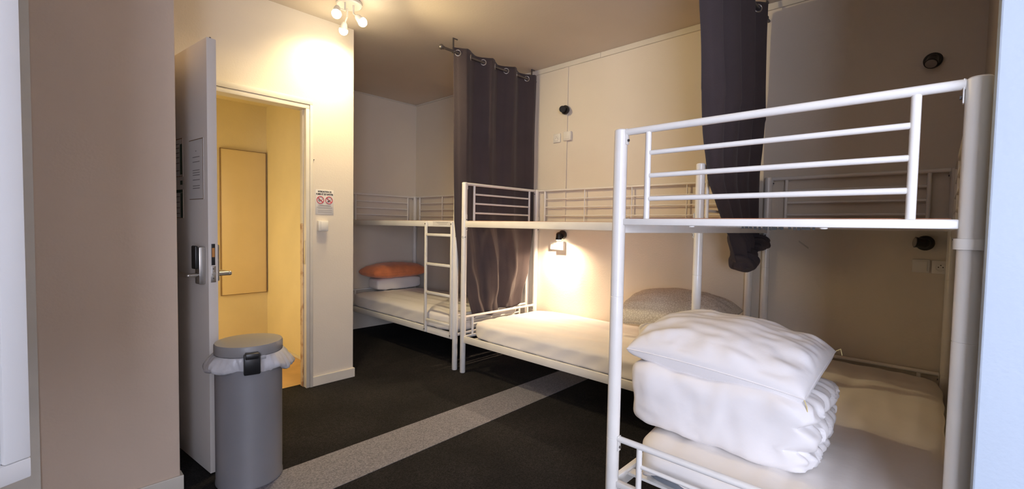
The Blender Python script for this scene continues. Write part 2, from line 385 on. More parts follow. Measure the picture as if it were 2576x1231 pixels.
sheet_on_leaf('notice_sheet', 'lower notice with a dark green bar, on the open door beside the taupe wall', LL-0.55, LL-0.32, 1.28, 1.43,
              [(0.05, 0.8, z, 0.005) for z in (0.15, 0.35, 0.55, 0.75)], [(0.86, 0.99, 0.02, 0.13), (0.55, 0.99, 0.90, 0.016)])

# ------------------------------------------------------------------ text helper
def text_mesh(name, s, size, loc, rot, m, parent, align='CENTER', extr=0.0004, sx=1.0, bold=0.0):
    cu = bpy.data.curves.new(name, 'FONT'); cu.body = s; cu.size = size; cu.align_x = align; cu.align_y = 'CENTER'; cu.extrude = extr; cu.offset = bold
    to = bpy.data.objects.new('tmp_text', cu); C.objects.link(to)
    bpy.context.view_layer.update()
    me = bpy.data.meshes.new_from_object(to.evaluated_get(bpy.context.evaluated_depsgraph_get()))
    bpy.data.objects.remove(to); bpy.data.curves.remove(cu)
    bm = B(); bm.from_mesh(me); bpy.data.meshes.remove(me)
    mt = Matrix.Translation(loc) @ rot.to_4x4() @ Matrix.Diagonal((sx, 1, 1, 1))
    bmesh.ops.transform(bm, matrix=mt, verts=bm.verts[:])
    return finish(name, bm, m, parent, smooth=0, recalc=False)
ROT_D = Matrix.Rotation(R(90), 3, 'X')
# no smoking sign
sg = thing('no_smoking_sign', 'white no smoking and vaping sign with two red prohibition circles, by the door', 'sign', (1.583, YD-0.002, 1.33))
t = B(); box(t, (1.512, YD-0.003, 1.333), (1.654, YD-0.0005, 1.522), 0.0004); finish('sign_plate', t, M['paper'], sg)
text_mesh('lettering', 'INTERDICTION DE', 0.0175, Vector((1.583, YD-0.0036, 1.507)), ROT_D, M['ink'], sg, sx=0.72, bold=0.0006)
text_mesh('lettering', 'FUMER ET DE VAPOTER', 0.0175, Vector((1.583, YD-0.0036, 1.487)), ROT_D, M['ink'], sg, sx=0.72, bold=0.0006)
for cx, kind in ((1.549, 0), (1.617, 1)):
    c = Vector((cx, YD-0.004, 1.443))
    t = B(); torus(t, c, (0, 1, 0), 0.027, 0.0024, 32, 6)
    box(t, (cx-0.027, YD-0.0055, 1.443-0.0022), (cx+0.027, YD-0.004, 1.443+0.0022))
    for v in t.verts[32*6:]:
        d = v.co-c; a = R(42); v.co = c+Vector((d.x*math.cos(a)+d.z*math.sin(a), d.y, -d.x*math.sin(a)+d.z*math.cos(a)))
    finish('prohibition_ring', t, M['red'], sg)
    t = B()
    if kind == 0:
        box(t, (cx-0.017, YD-0.0042, 1.439), (cx+0.012, YD-0.0034, 1.443)); box(t, (cx+0.013, YD-0.0042, 1.446), (cx+0.016, YD-0.0034, 1.453))
        tube(t, (cx-0.014, YD-0.0038, 1.449), (cx-0.007, YD-0.0038, 1.455), 0.0012, seg=6); tube(t, (cx-0.012, YD-0.0038, 1.431), (cx-0.002, YD-0.0038, 1.433), 0.0012, seg=6)
    else:
        tube(t, (cx-0.011, YD-0.0038, 1.431), (cx+0.004, YD-0.0038, 1.441), 0.0036, seg=8); tube(t, (cx+0.004, YD-0.0038, 1.441), (cx+0.017, YD-0.0038, 1.449), 0.0012, seg=6)
        tube(t, (cx-0.014, YD-0.0038, 1.447), (cx-0.010, YD-0.0038, 1.455), 0.0012, seg=6)
    finish('pictogram', t, M['ink'], sg)
t = B()
for z, x0, x1 in ((1.401, 1.543, 1.624), (1.397, 1.531, 1.634), (1.386, 1.522, 1.644), (1.378, 1.532, 1.640), (1.362, 1.530, 1.642), (1.349, 1.530, 1.640)):
    box(t, (x0, YD-0.0042, z), (x1, YD-0.0032, z+0.0022))
finish('small_print', t, M['ink_grey'], sg)
# light switch
sw = thing('light_switch', 'white light switch under the no smoking sign', 'light switch', (1.565, YD, 1.20))
t = B(); box(t, (1.524, YD-0.030, 1.203), (1.602, YD-0.0005, 1.284), 0.005); finish('switch_box', t, M['plastic'], sw)
t = B(); box(t, (1.540, YD-0.036, 1.211), (1.597, YD-0.0305, 1.275), 0.002); finish('rocker', t, M['plastic'], sw)
t = B(); ball(t, (1.500, YD-0.003, 1.745), 0.004, u=8, v=6); tag(finish('wall_nail', t, M['dark_steel']), 'small nail head in the white wall right of the door frame', 'nail')
# board in the hall
hb = thing('hall_board', 'tall plain yellowish panel on the hall wall seen through the doorway', 'panel', (1.496, 5.128, 0.53))
t = B(); box(t, (1.292, 5.108, 0.536), (1.700, 5.129, 1.972), 0.003); finish('panel', t, M['board'], hb)
t = B()
box(t, (1.289, 5.104, 0.530), (1.292, 5.129, 1.978)); box(t, (1.7002, 5.104, 0.530), (1.703, 5.129, 1.978)); box(t, (1.2922, 5.104, 0.533), (1.700, 5.129, 0.5358)); box(t, (1.2922, 5.104, 1.9722), (1.700, 5.129, 1.975))
finish('panel_edge', t, M['brown_edge'], hb)

# framed window sash at the left edge
sash = thing('window_sash', 'white window sash with frosted pane, cut off by the left edge of the photo', 'window sash', (0, 1.40, 0.714))
AZ = R(25); ca, sa = math.cos(AZ), math.sin(AZ)
def sbox(bm, s0, s1, n0, n1, z0, z1, bev=0.0):
    t = bmesh.new(); box(t, (s0, n0, z0), (s1, n1, z1), bev)
    for v in t.verts: v.co = Vector((-0.0033+ca*v.co.x-sa*v.co.y, 1.40+sa*v.co.x+ca*v.co.y, v.co.z))
    merge(bm, t)
SW_ = 0.88
t = B(); sbox(t, -0.042, 0, 0, 0.045, 0.757, 2.56, 0.003); finish('stile', t, M['window'], sash)
t = B(); sbox(t, -SW_, -SW_+0.042, 0, 0.045, 0.757, 2.56, 0.003); finish('stile', t, M['window'], sash)
t = B(); sbox(t, -SW_, 0, 0, 0.045, 0.714, 0.7565, 0.003); finish('bottom_rail', t, M['window'], sash)
t = B(); sbox(t, -SW_, 0, 0, 0.045, 2.5605, 2.603, 0.003); finish('top_rail', t, M['window'], sash)
t = B(); sbox(t, -SW_+0.0425, -0.0425, 0.012, 0.018, 0.757, 2.56); finish('pane', t, M['frost'], sash)

# ------------------------------------------------------------------ bunks
RP = 0.0240
HT, HD = 1.630, 1.303
def post(parent, x, y, extra=()):
    z1 = HT; prof = [(RP-0.002, 0.0), (RP, 0.003)]
    for j in (0.477, 1.014): prof += [(RP, j-0.0015), (RP-0.0012, j), (RP, j+0.0015)]
    prof += [(RP, z1-0.004), (RP-0.004, z1)]
    t = B(); lathe(t, (x, y, 0), prof, 28); return finish('post', t, M['metal'], parent)
def plate(parent, p, d, z):   # small bolted bracket on a post; d = direction of the rail
    d = Vector(d).normalized(); n = Vector((-d.y, d.x, 0))
    a = Vector((p[0], p[1], z))+d*(RP+0.001)
    t = B(); bb = bmesh.new(); box(bb, (0, -0.010, -0.045), (0.003, 0.010, 0.012), 0.001)
    for v in bb.verts: v.co = a+d*v.co.x+n*v.co.y+Vector((0, 0, v.co.z))
    merge(t, bb); finish('bracket', t, M['metal'], parent)
    t = B(); tube(t, a+d*0.003+Vector((0, 0, -0.030)), a+d*0.008+Vector((0, 0, -0.030)), 0.005, seg=8); finish('bolt', t, M['bolt'], parent)
def guard(parent, p, q, full=True, zs=(1.618, 1.535, 1.455, 1.374), base=HD, inset=0.085, mids=(), rt=0.0125, rb=0.0085, brk=True):
    """railing between two posts: top tube, thinner bars between inner uprights"""
    p = Vector((p[0], p[1], 0)); q = Vector((q[0], q[1], 0)); d = (q-p).normalized()
    a = p+d*RP*0.95; b = q-d*RP*0.95
    def P(v, z): return Vector((v.x, v.y, z))
    t = B(); tube(t, P(a, zs[0]), P(b, zs[0]), rt, seg=16); finish('top_rail', t, M['metal'], parent)
    ia = p+d*(RP+inset); ib = q-d*(RP+inset)
    for u in [ia, ib]+[p+(q-p)*k for k in mids]:
        t = B(); w_ = 0.0105 if (u is ia or u is ib) else 0.006; tube(t, P(u, base), P(u, zs[0]-rt*0.8), w_, seg=12); finish('rail_upright', t, M['metal'], parent)
    for z in zs[1:]:
        t = B(); tube(t, P(ia+d*0.009, z), P(ib-d*0.009, z), rb, seg=12); finish('rail_bar', t, M['metal'], parent)
    if brk:
        plate(parent, p, d, zs[0]); plate(parent, q, -d, zs[0])
def frame_rail(parent, p, q, z0, z1, name, th=0.022, lip=0.0):
    p = Vector((p[0], p[1], 0)); q = Vector((q[0], q[1], 0)); d = (q-p).normalized(); n = Vector((-d.y, d.x, 0))
    a = p+d*RP*0.93; L_ = (q-p).length-2*RP*0.93
    t = B(); bb = bmesh.new(); box(bb, (0, -th/2, z0), (L_, th/2, z1), 0.003)
    if lip: box(bb, (0.01, 0 if lip > 0 else lip, z0-0.004), (L_-0.01, lip if lip > 0 else 0, z0-0.0005))
    for v in bb.verts: v.co = a+d*v.co.x+n*v.co.y+Vector((0, 0, v.co.z))
    merge(t, bb); return finish(name, t, M['metal'], parent)
def bunk(label, x0, y0, x1, y1, along, wall_side, group='white metal bunk beds'):
    """posts at the four corners of the rectangle; along = 'X' or 'Y' long axis"""
    bk = thing('bunk_bed', label, 'bunk bed', ((x0+x1)/2, (y0+y1)/2, 0), group)
    for x in (x0, x1):
        for y in (y0, y1): post(bk, x, y)
    if along == 'Y':
        ends = [((x0, y0), (x1, y0)), ((x0, y1), (x1, y1))]; sides = [((x0, y0), (x0, y1)), ((x1, y0), (x1, y1))]
        wall = sides[1]; mids = [(1/4.3), 0.47, 0.71]
    else:
        ends = [((x0, y0), (x0, y1)), ((x1, y0), (x1, y1))]; sides = [((x0, y0), (x1, y0)), ((x0, y1), (x1, y1))]
        wall = sides[0]; mids = [0.25, 0.5, 0.75]
    for a, b in ends:
        guard(bk, a, b); guard(bk, a, b, zs=(0.478, 0.405), base=0.318, rt=0.0115, rb=0.0075)
        frame_rail(bk, a, b, 1.280, 1.303, 'upper_end_rail'); frame_rail(bk, a, b, 0.296, 0.318, 'lower_end_rail')
    guard(bk, *wall, mids=mids, rt=0.009, rb=0.006, brk=False)
    for a, b in sides:
        frame_rail(bk, a, b, 1.250, 1.303, 'upper_side_rail'); frame_rail(bk, a, b, 0.262, 0.318, 'lower_side_rail')
        d = (Vector(b)-Vector(a)).normalized()
        for pp, dd in ((a, d), (b, -d)):
            for z in (1.325, 1.245): plate(bk, pp, (dd.x, dd.y, 0), z+0.02)
    # deck boards and slats
    t = B(); box(t, (x0+0.014, y0+0.035, 1.2955), (x1-0.014, y1-0.035, 1.3055), 0.0); tag(finish('deck_board', t, M['ply'], bk), 'reddish plywood board on the upper deck')
    for lvl in (1.283, 0.296):
        n = 11
        for k in range(n):
            f_ = (k+0.7)/(n+0.4)
            t = B()
            if along == 'Y':
                y = y0+(y1-y0)*f_; box(t, (x0+0.013, y-0.02, lvl), (x1-0.013, y+0.02, lvl+0.010), 0.0)
            else:
                x = x0+(x1-x0)*f_; box(t, (x-0.02, y0+0.013, lvl), (x+0.02, y1-0.013, lvl+0.010), 0.0)
            finish('slat', t, M['metal'], bk)
    return bk
BX0, BX1 = 2.545, 3.486
b_far = bunk('white metal bunk bed with ladder at the far end, beyond the charcoal curtain', BX0, 3.057, BX1, 5.033, 'Y', 'x1')
b_mid = bunk('white metal bunk bed along the side wall with the lit reading lamp', BX0, 0.9745, BX1, 2.950, 'Y', 'x1')
b_near = bunk('nearest white metal bunk bed with the big white pillow and folded duvet', 1.505, -0.053, 3.486, 0.871, 'X', 'y0')
# collar on the near right post, bed numbers, ladder
t = B(); lathe(t, (1.505, -0.053, 0), [(0.0245, 1.232), (0.0305, 1.2325), (0.0305, 1.2575), (0.0245, 1.258)], 28, cap0=False, cap1=False); tag(finish('collar', t, M['metal'], b_near), 'flat collar clamped round the post')
facing = Matrix.Rotation(YAW-PI/2+R(5), 3, 'Z') @ ROT_D
text_mesh('bed_number', 'C-4', 0.024, Vector((BX0-0.0185, 2.950-0.0165, 1.165)), Matrix.Rotation(R(-43), 3, 'Z') @ ROT_D, M['ink'], b_mid)
text_mesh('bed_number', '2', 0.024, Vector((BX0-0.0185, 3.057-0.0165, 1.175)), Matrix.Rotation(R(-43), 3, 'Z') @ ROT_D, M['ink'], b_far)
lad = []
for y in (3.078, 3.452):
    t = B(); box(t, (BX0-0.040, y-0.012, 0.272), (BX0-0.0185, y+0.012, 1.296), 0.005); finish('ladder_rail', t, M['metal'], b_far)
    for z in (0.30, 1.275):
        t = B(); tube(t, (BX0-0.0405, y, z), (BX0-0.044, y, z), 0.0055, seg=8); finish('bolt', t, M['bolt'], b_far)
for z in (1.176, 0.908, 0.645, 0.388):
    t = B(); box(t, (BX0-0.038, 3.091, z-0.012), (BX0-0.018, 3.4395, z+0.012), 0.003); finish('ladder_rung', t, M['metal'], b_far)
t = B(); box(t, (BX0-0.0125, 3.11, 1.262), (BX0-0.0113, 3.37, 1.299), 0.0); st = finish('sticker', t, M['paper'], b_far); st['label'] = 'white printed sticker on the upper rail'
t = B()
for k, z in enumerate((1.290, 1.281, 1.272)): box(t, (BX0-0.0133, 3.15+0.01*k, z), (BX0-0.0126, 3.33-0.02*k, z+0.0025))
finish('text_line', t, M['ink_grey'], st)
# dark scuffs and caps under the near upper end rail
for y, w_ in ((0.413, 0.07), (0.355, 0.05), (0.288, 0.07)):
    t = B()
    for k in range(6): box(t, (1.4935, y-w_/2+w_*k/6, 1.2735-0.004*random.random()), (1.496, y-w_/2+w_*k/6+w_*(0.08+0.09*random.random()), 1.2795))
    tag(finish('tape_mark', t, M['ink'], b_near), 'torn black tape under the rail')
for y in (0.60, 0.235):
    t = B(); lathe(t, (1.505, y, 1.279), [(0.010, 0), (0.009, -0.003), (0.004, -0.0045)], 12); finish('cap', t, M['metal'], b_near)

# ------------------------------------------------------------------ soft goods
def sbx(n, pw, a, b, fn=None):
    """rounded box: subdivided cube pulled to a super-ellipsoid filling a..b"""
    bm = B(); vm = {}
    def V(p):
        k = (round(p[0], 5), round(p[1], 5), round(p[2], 5))
        if k not in vm:
            r = (abs(p[0])**pw+abs(p[1])**pw+abs(p[2])**pw)**(1/pw); q = Vector(p)/r
            vm[k] = (bm.verts.new(q), q.copy())
        return vm[k][0]
    N = [n]*3 if isinstance(n, int) else list(n)
    def line(k): return [-1+2*i/N[k] for i in range(N[k]+1)]
    for ax in range(3):
        o1, o2 = (ax+1) % 3, (ax+2) % 3
        l1, l2 = line(o1), line(o2)
        for s in (-1, 1):
            for i in range(N[o1]):
                for j in range(N[o2]):
                    ps = []
                    for (u, v) in ((l1[i], l2[j]), (l1[i+1], l2[j]), (l1[i+1], l2[j+1]), (l1[i], l2[j+1])):
                        p = [0, 0, 0]; p[ax] = s; p[o1] = u; p[o2] = v; ps.append(V(p))
                    if s < 0: ps.reverse()
                    bm.faces.new(ps)
    a = Vector(a); b = Vector(b); c = (a+b)/2; h = (b-a)/2
    for v, q in vm.values():
        v.co = Vector((c.x+h.x*q.x, c.y+h.y*q.y, c.z+h.z*q.z))
        if fn: v.co = fn(v.co, q)
    return bm

def make_bed(a, b, ztop_edge, dome, long_ax, labels, group, mats, hem=None, end=None, seed=0, slope=None):
    x0, y0, x1, y1 = a[0], a[1], b[0], b[1]
    def dm(co, q, amp, dz):
        k = max(0, (1-q.x**4)*(1-q.y**4)); z = co.z
        if q.z > 0: z += dome*k*q.z + dz + (slope(co)*q.z if slope else 0)
        return z
    t = sbx((16, 16, 4), 9, (x0+0.008, y0+0.008, 0.308), (x1-0.008, y1-0.008, ztop_edge-0.006), lambda co, q: Vector((co.x, co.y, dm(co, q, 0, 0))))
    tag(finish('mattress', t, M['mattress']), labels[0], 'mattress', 'mattresses on the lower bunks')
    def fs(co, q):
        n1 = nz(co, 3.0, seed); n2 = nz(co, 9.0, seed+5)
        ax_ = (co.x*16, co.y*2.2, 0) if long_ax == 'Y' else (co.x*2.2, co.y*16, 0)
        z = dm(co, q, 0, 0.004*n1+0.002*n2+0.0015+0.009*nz(ax_, 1, seed+40))
        c2 = Vector((co.x, co.y, z))
        if abs(q.z) < 0.93:   # side folds
            f_ = 0.004*math.sin((co.x+co.y)*26+co.z*60+3*n1)
            if abs(q.x) > abs(q.y): c2.x += f_*(1 if q.x > 0 else -1)*0.6
            else: c2.y += f_*(1 if q.y > 0 else -1)*0.6
        lo = 0.312 if hem is None else hem(co)
        if c2.z < lo: c2.z = lo
        return c2
    t = sbx((64, 64, 14), 9, (x0, y0, 0.300), (x1, y1, ztop_edge), fs)
    bad = [f for f in t.faces if all(v.co.z < (0.3125 if hem is None else hem(v.co)+0.0005) for v in f.verts)]
    bmesh.ops.delete(t, geom=bad, context='FACES')
    return tag(finish('fitted_sheet', t, mats, smooth=60), labels[1], 'bed sheet', group)
GS = 'fitted sheets on the lower bunks'
make_bed((2.562, 3.095), (3.470, 5.005), 0.455, 0.03, 'Y', ('mattress of the far bunk under its white sheet', 'white fitted sheet on the far lower bunk behind the ladder'), GS, M['sheet'], seed=3)
make_bed((2.562, 1.010), (3.470, 2.900), 0.440, 0.045, 'Y', ('mattress of the side wall bunk under its white sheet', 'white fitted sheet lit by the reading lamp on the middle lower bunk'), GS, M['sheet'], seed=1)
def hem_near(co):
    if co.x < 1.62:
        k = max(0, min(1, (1.62-co.x)/0.05))
        base = 0.355+0.10*max(0, (0.80-co.y))*1.0+0.012*math.sin(co.y*30)
        if co.y < 0.45: base = 0.395-0.06*(0.45-co.y)
        return 0.312*(1-k)+base*k
    return 0.312
make_bed((1.545, -0.048), (3.462, 0.838), 0.472, 0.015, 'X', ('grey mattress whose bare end shows through the end rail of the nearest bunk', 'white fitted sheet hanging over the end of the nearest lower bunk'), GS, M['sheet_cream'], hem=hem_near, seed=9)

def pillow(name, label, center, hx, hy, hz, rz, tilt, m, group, seed=0, wr=1.0, flat=0.6, pinch=0.07, roll=0.0, n=72, sag=0.0, pe=0.42):
    bm = B(); grid = {}
    rot = Matrix.Rotation(rz, 3, 'Z') @ Matrix.Rotation(tilt, 3, 'Y') @ Matrix.Rotation(roll, 3, 'X')
    c = Vector(center)
    def P(u, v, s):
        e = max(0.0, (1-abs(u)**2.4)*(1-abs(v)**2.4))
        x = hx*u*(1-pinch*(1-v*v)); y = hy*v*(1-pinch*(1-u*u))
        cr = 1-0.05*(u*u*v*v); x *= cr; y *= cr
        th = hz*e**(pe if s > 0 else pe*0.72)
        rad = math.sqrt(u*u+v*v)
        w = Vector((x, y, 0))
        wrk = 0.010*wr*nz(w, 7, seed)+0.006*wr*abs(nz(w, 16, seed+3))*(0.4+rad)
        a = math.atan2(v, u)
        wrk += 0.009*wr*nz((x*24, y*7, 0), 1, seed+21)*(0.3+rad)
        wrk += 0.005*wr*math.sin(a*13+4*nz(w, 4, seed+8))*max(0, rad-0.45)*min(1, e*6)
        z = s*(th if s > 0 else th*flat)+wrk*min(1, e*5)
        z -= sag*(u*u+v*v)
        return c+rot @ Vector((x, y, z))
    def ss(i): x = -1+2*i/n; return math.sin(x*PI/2)*0.8+x*0.2
    def V(i, j, s):
        k = (i, j, 0 if (i in (0, n) or j in (0, n)) else s)
        if k not in grid: grid[k] = bm.verts.new(P(ss(i), ss(j), s))
        return grid[k]
    for s in (1, -1):
        for i in range(n):
            for j in range(n):
                f_ = [V(i, j, s), V(i+1, j, s), V(i+1, j+1, s), V(i, j+1, s)]
                if s < 0: f_.reverse()
                bm.faces.new(f_)
    th = thing(name, label, 'pillow', center, group)
    # piping along the outline
    path = [P(ss(i), -1, 1) for i in range(n)]+[P(1, ss(j), 1) for j in range(n)]+[P(ss(n-i), 1, 1) for i in range(n)]+[P(-1, ss(n-j), 1) for j in range(n)]
    finish('pillow_case', bm, m, th, smooth=80)
    t = B(); rings = []; K = len(path)
    for i, p in enumerate(path):
        d = (path[(i+1) % K]-path[i-1]).normalized(); s_ = d.cross(Vector((0, 0, 1))).normalized(); u_ = s_.cross(d)
        rings.append([t.verts.new(p+(s_*math.cos(a)+u_*math.sin(a))*0.0028) for a in (0, PI/2, PI, 3*PI/2)])
    for i in range(K):
        for j in range(4): t.faces.new((rings[i][j], rings[(i+1) % K][j], rings[(i+1) % K][(j+1) % 4], rings[i][(j+1) % 4]))
    finish('seam', t, m, th, smooth=80)
    return th, (lambda u, v, s=1: P(u, v, s))
GP = 'pillows on the lower bunks'
pw, PF = pillow('pillow', 'large crumpled white pillow on top of the folded duvet, nearest bunk', (1.905, 0.600, 0.812), 0.240, 0.335, 0.094, R(-2), R(-9), M['sheet'], GP, seed=2, wr=1.2, flat=1.0, pinch=0.045, roll=R(3), sag=0.012, pe=0.42)
# zip pull cords at two corners
for (u, v), dl in (((-1, -1), ((0.004, 0.004, 0.002), (-0.006, -0.008, -0.020), (-0.004, -0.012, -0.052))), ((1, -1), ((0, 0, 0), (0.01, -0.015, 0.01), (0.012, -0.02, -0.015)))):
    p = PF(u, v); t = B()
    for k in range(2): tube(t, p+Vector(dl[k]), p+Vector(dl[k+1]), 0.0016, seg=6)
    tag(finish('zip_cord', t, M['tint'], pw), 'thin cream zip cord')

def duvet(name, label, a, b, seed, pw=5, n=(30, 44, 26), layers=3, wr=1.0, end=-1, spiral=None, shear=0.0, m=None):
    cz = (a[2]+b[2])/2; hz = (b[2]-a[2])/2
    def fn(co, q):
        n1 = nz(co, 5, seed); n2 = nz(co, 14, seed+4)
        d = 0.016*wr*n1+0.007*wr*n2
        c = co+Vector((q.x*d, q.y*d, q.z*d))
        zz = (co.z-cz)/hz
        if end and q.y*end > 0.55:       # open folded end: layered ruffles
            k = min(1, (q.y*end-0.55)/0.3)
            g = abs(math.sin((zz*0.5+0.5)*PI*layers+0.7*n1))
            c.y += -end*k*(0.028*(1-g)**2) + end*k*0.006*g
            c.y += end*k*0.009*math.sin(co.x*75+8*n2)
            c.x += 0.015*k*nz(co, 10, seed+9)
        if spiral is not None and q.x < -0.6:
            yy = (co.y-spiral[0])/spiral[2]; z2 = (co.z-spiral[1])/spiral[3]
            r = math.hypot(yy, z2); th = math.atan2(z2, yy)
            g = 0.5+0.5*math.cos(2*PI*(r*1.7)-th)
            c.x += 0.035*(1-g)**3*min(1, (-q.x-0.6)/0.2)
        c.y += shear*(co.z-a[2])
        c.z += 0.006*wr*nz((co.x*30, co.y*8, co.z*8), 1, seed+30)*abs(q.z)
        c.x += 0.003*wr*nz((co.x*8, co.y*20, co.z*7), 1, seed+31)*abs(q.x)
        return c
    t = sbx(n, pw, a, b, fn)
    return tag(finish(name, t, m or M['sheet'], smooth=80), label, 'duvet', 'folded duvets')
duvet('folded_duvet', 'thick white duvet folded in layers under the big pillow, nearest bunk', (1.655, 0.262, 0.462), (2.13, 0.912, 0.735), 4, pw=7, layers=3, wr=1.0, n=(40, 60, 40))
duvet('folded_duvet', 'rolled cream white duvet under the pebble patterned pillow, middle bunk', (2.79, 0.98, 0.475), (3.32, 1.50, 0.635), 12, pw=4, end=0, spiral=(1.36, 0.55, 0.13, 0.075), wr=0.8)
duvet('folded_duvet', 'small white folded duvet under the orange pillow, far bunk', (2.775, 4.72, 0.485), (3.40, 4.985, 0.625), 21, pw=6, end=0, wr=0.6, n=(40, 24, 16))
pillow('pillow', 'beige pebble patterned pillow against the wall on the middle bunk', (3.10, 1.33, 0.720), 0.25, 0.40, 0.115, R(4), R(-14), M['pebble'], GP, seed=6, wr=0.7, flat=0.5, sag=0.035)
pillow('pillow', 'fluffy orange pillow on the far bunk behind the ladder', (3.045, 4.825, 0.695), 0.385, 0.185, 0.105, 0, 0, M['orange'], GP, seed=11, wr=0.5, flat=0.7, pinch=0.0, pe=0.40)
# pebble pillow has one cover; its dark patch is shade from the deck above
# ------------------------------------------------------------------ curtains
def lerp_tab(tab, z):
    if z >= tab[0][0]: return tab[0][1]
    for (a, x), (b, y) in zip(tab, tab[1:]):
        if z >= b: return x+(y-x)*(a-z)/(a-b)
    return tab[-1][1]
def curtain(label, left, right, Y0, ztop, zbot, per, amp, seed, phase=0.0, nu=220, nv=80, group='charcoal eyelet curtains', ex=None):
    """left/right: tables z -> X of the edges; amp(z) -> fold depth"""
    cur = thing('curtain', label, 'curtain', (lerp_tab(left, ztop), Y0, ztop), group)
    def P(u, v):
        zb = zbot(u); z = ztop+(zb-ztop)*v
        xl, xr = lerp_tab(left, z), lerp_tab(right, z)
        a = amp(z); ph = 2*PI*per*u+phase
        k = min(1, v*3)
        ph += 1.1*k*nz((u*2.2, v*1.4, 0), 1, seed)
        s = math.sin(ph); s2 = math.copysign(abs(s)**0.8, s)
        x = xl+(xr-xl)*u + (0.30/per)*(xr-xl)*0.12*math.sin(2*ph)
        y = Y0+a*s2*(0.75+0.5*nz((u*5, v*1.0, 3), 1, seed+2))+0.5*a*k*nz((u*9, v*2.2, 7), 1, seed)
        p = Vector((x, y, z + (0.006*math.cos(ph) if v < 0.02 else 0)))
        if ex: p = ex(p, u, v)
        return p
    bm = B(); V = [[bm.verts.new(P(i/nu, j/nv)) for j in range(nv+1)] for i in range(nu+1)]
    for i in range(nu):
        for j in range(nv): bm.faces.new((V[i][j], V[i+1][j], V[i+1][j+1], V[i][j+1]))
    o = finish('curtain_cloth', bm, M['curtain'], cur, smooth=180, recalc=False)
    s = o.modifiers.new('thickness', 'SOLIDIFY'); s.thickness = 0.0022; s.offset = 0
    # eyelets where the cloth crosses the rod
    k = 0
    while True:
        u = (k*PI-phase)/(2*PI*per); k += 1
        if u < 0.015: continue
        if u > 0.985: break
        e = 0.004; vv = 0.048/(ztop-zbot(u))
        p = P(u, vv); d = P(u+e, vv)-P(u-e, vv); nrm = Vector((d.y, -d.x, 0))
        t = B(); torus(t, (p.x, Y0, ztop-0.048), nrm, 0.0235, 0.0048); finish('eyelet', t, M['steel'], cur, smooth=180)
    return cur, P
def rod(label, x0, x1, y, z, bx_):
    rd = thing('curtain_rod', label, 'curtain rod', ((x0+x1)/2, y, z), 'curtain rods')
    t = B(); tube(t, (x0, y, z), (x1, y, z), 0.0105, seg=16); finish('rod', t, M['dark_steel'], rd)
    t = B(); ball(t, (x0-0.015, y, z), 0.021); tube(t, (x0-0.002, y, z), (x0+0.012, y, z), 0.014, seg=14); finish('finial', t, M['dark_steel'], rd)
    for x in bx_:
        t = B(); box(t, (x-0.007, y-0.004, z+0.008), (x+0.007, y+0.004, ZC-0.008), 0.001); box(t, (x-0.007, y-0.004, ZC-0.008), (x+0.045, y+0.004, ZC-0.0005), 0.001)
        torus(t, (x, y, z), (1, 0, 0), 0.0135, 0.0035, 16, 6)
        finish('bracket', t, M['dark_steel'], rd)
rod('curtain rod with ball end between the far and the middle bunk', 2.335, 3.505, 3.003, 2.708, (2.445, 3.440))
rod('curtain rod over the nearest bunk, mostly outside the top edge', 2.15, 3.505, 0.915, 2.700, (2.28, 3.440))
def ex1(p, u, v):
    # the hem is pulled to the wall side and bunched
    if p.z < 1.1:
        k = (1.1-p.z)/0.65
        p.y += 0.012*k*math.sin(u*40+p.z*9)+0.010*k*math.sin(u*17-p.z*22)
        p.y = max(2.982-0.03*k, min(3.026+0.02*k, p.y))
    if 0.52 < p.z < 1.24 and 0.0 < u < 1:
        p.y -= 0.095*math.sin(PI*(p.z-0.52)/0.72)*math.sin(PI*u)**0.7*(0.65+0.35*math.sin(u*19+1.5))
    elif p.z < 2.0:
        k = min(1, max(0, (2.0-p.z)/0.34)); h = 0.060*(1-k)+0.0245*k
        p.y = 3.003+h*math.tanh((p.y-3.003)/h)
    return p
curtain('long charcoal curtain with steel eyelets between the far and the middle bunk',
        [(2.76, 2.470), (1.3, 2.50), (0.9, 2.56), (0.6, 2.66), (0.40, 2.74)], [(2.76, 3.503), (1.2, 3.500), (0.8, 3.44), (0.40, 3.30)],
        3.003, 2.756, lambda u: 0.50-0.06*(1-u)+0.02*math.sin(u*14), 3.55,
        lambda z: 0.026+0.020*min(1, max(0, (z-1.5)/0.5)), 5, phase=R(150), ex=ex1)
def ex2(p, u, v):
    if 1.20 < p.z < 2.0:
        k = min(1, max(0, (2.0-p.z)/0.34)) if p.z > 1.3 else max(0, (p.z-1.2)/0.08) if p.z < 1.28 else 1
        h = 0.070*(1-k)+0.0215*k
        p.y = 0.922*k+0.915*(1-k)+h*math.tanh((p.y-0.915)/h)
    return p
c2, P2 = curtain('dark curtain gathered to a knot behind the nearest bunk guard rail',
        [(2.76, 2.31), (2.4, 2.35), (1.78, 2.475), (1.54, 2.55), (1.31, 2.80), (1.22, 2.92), (1.14, 3.00), (1.05, 3.07)],
        [(2.76, 3.47), (1.30, 3.50), (1.22, 3.48), (1.16, 3.42), (1.05, 3.26)],
        0.915, 2.748, lambda u: 1.06+0.03*math.sin(u*9), 4.2,
        lambda z: 0.030+0.022*min(1, max(0, (z-1.5)/0.5))+(0.018 if z < 1.22 else 0), 15, phase=R(30), ex=ex2)
t = sbx(20, 3, (3.055, 0.845, 1.005), (3.245, 0.985, 1.135), lambda co, q: co+q*(0.022*math.sin(q.x*7+q.z*5)*0.6+0.02*nz(co, 14, 2)))
tag(finish('knot', t, M['curtain'], c2, smooth=80), 'bunched lower end tied in a knot')
t = sbx(20, 3, (3.33, 0.850, 1.14), (3.49, 0.975, 1.225), lambda co, q: co+q*(0.018*math.sin(q.x*9+q.z*6)+0.02*nz(co, 14, 6)))
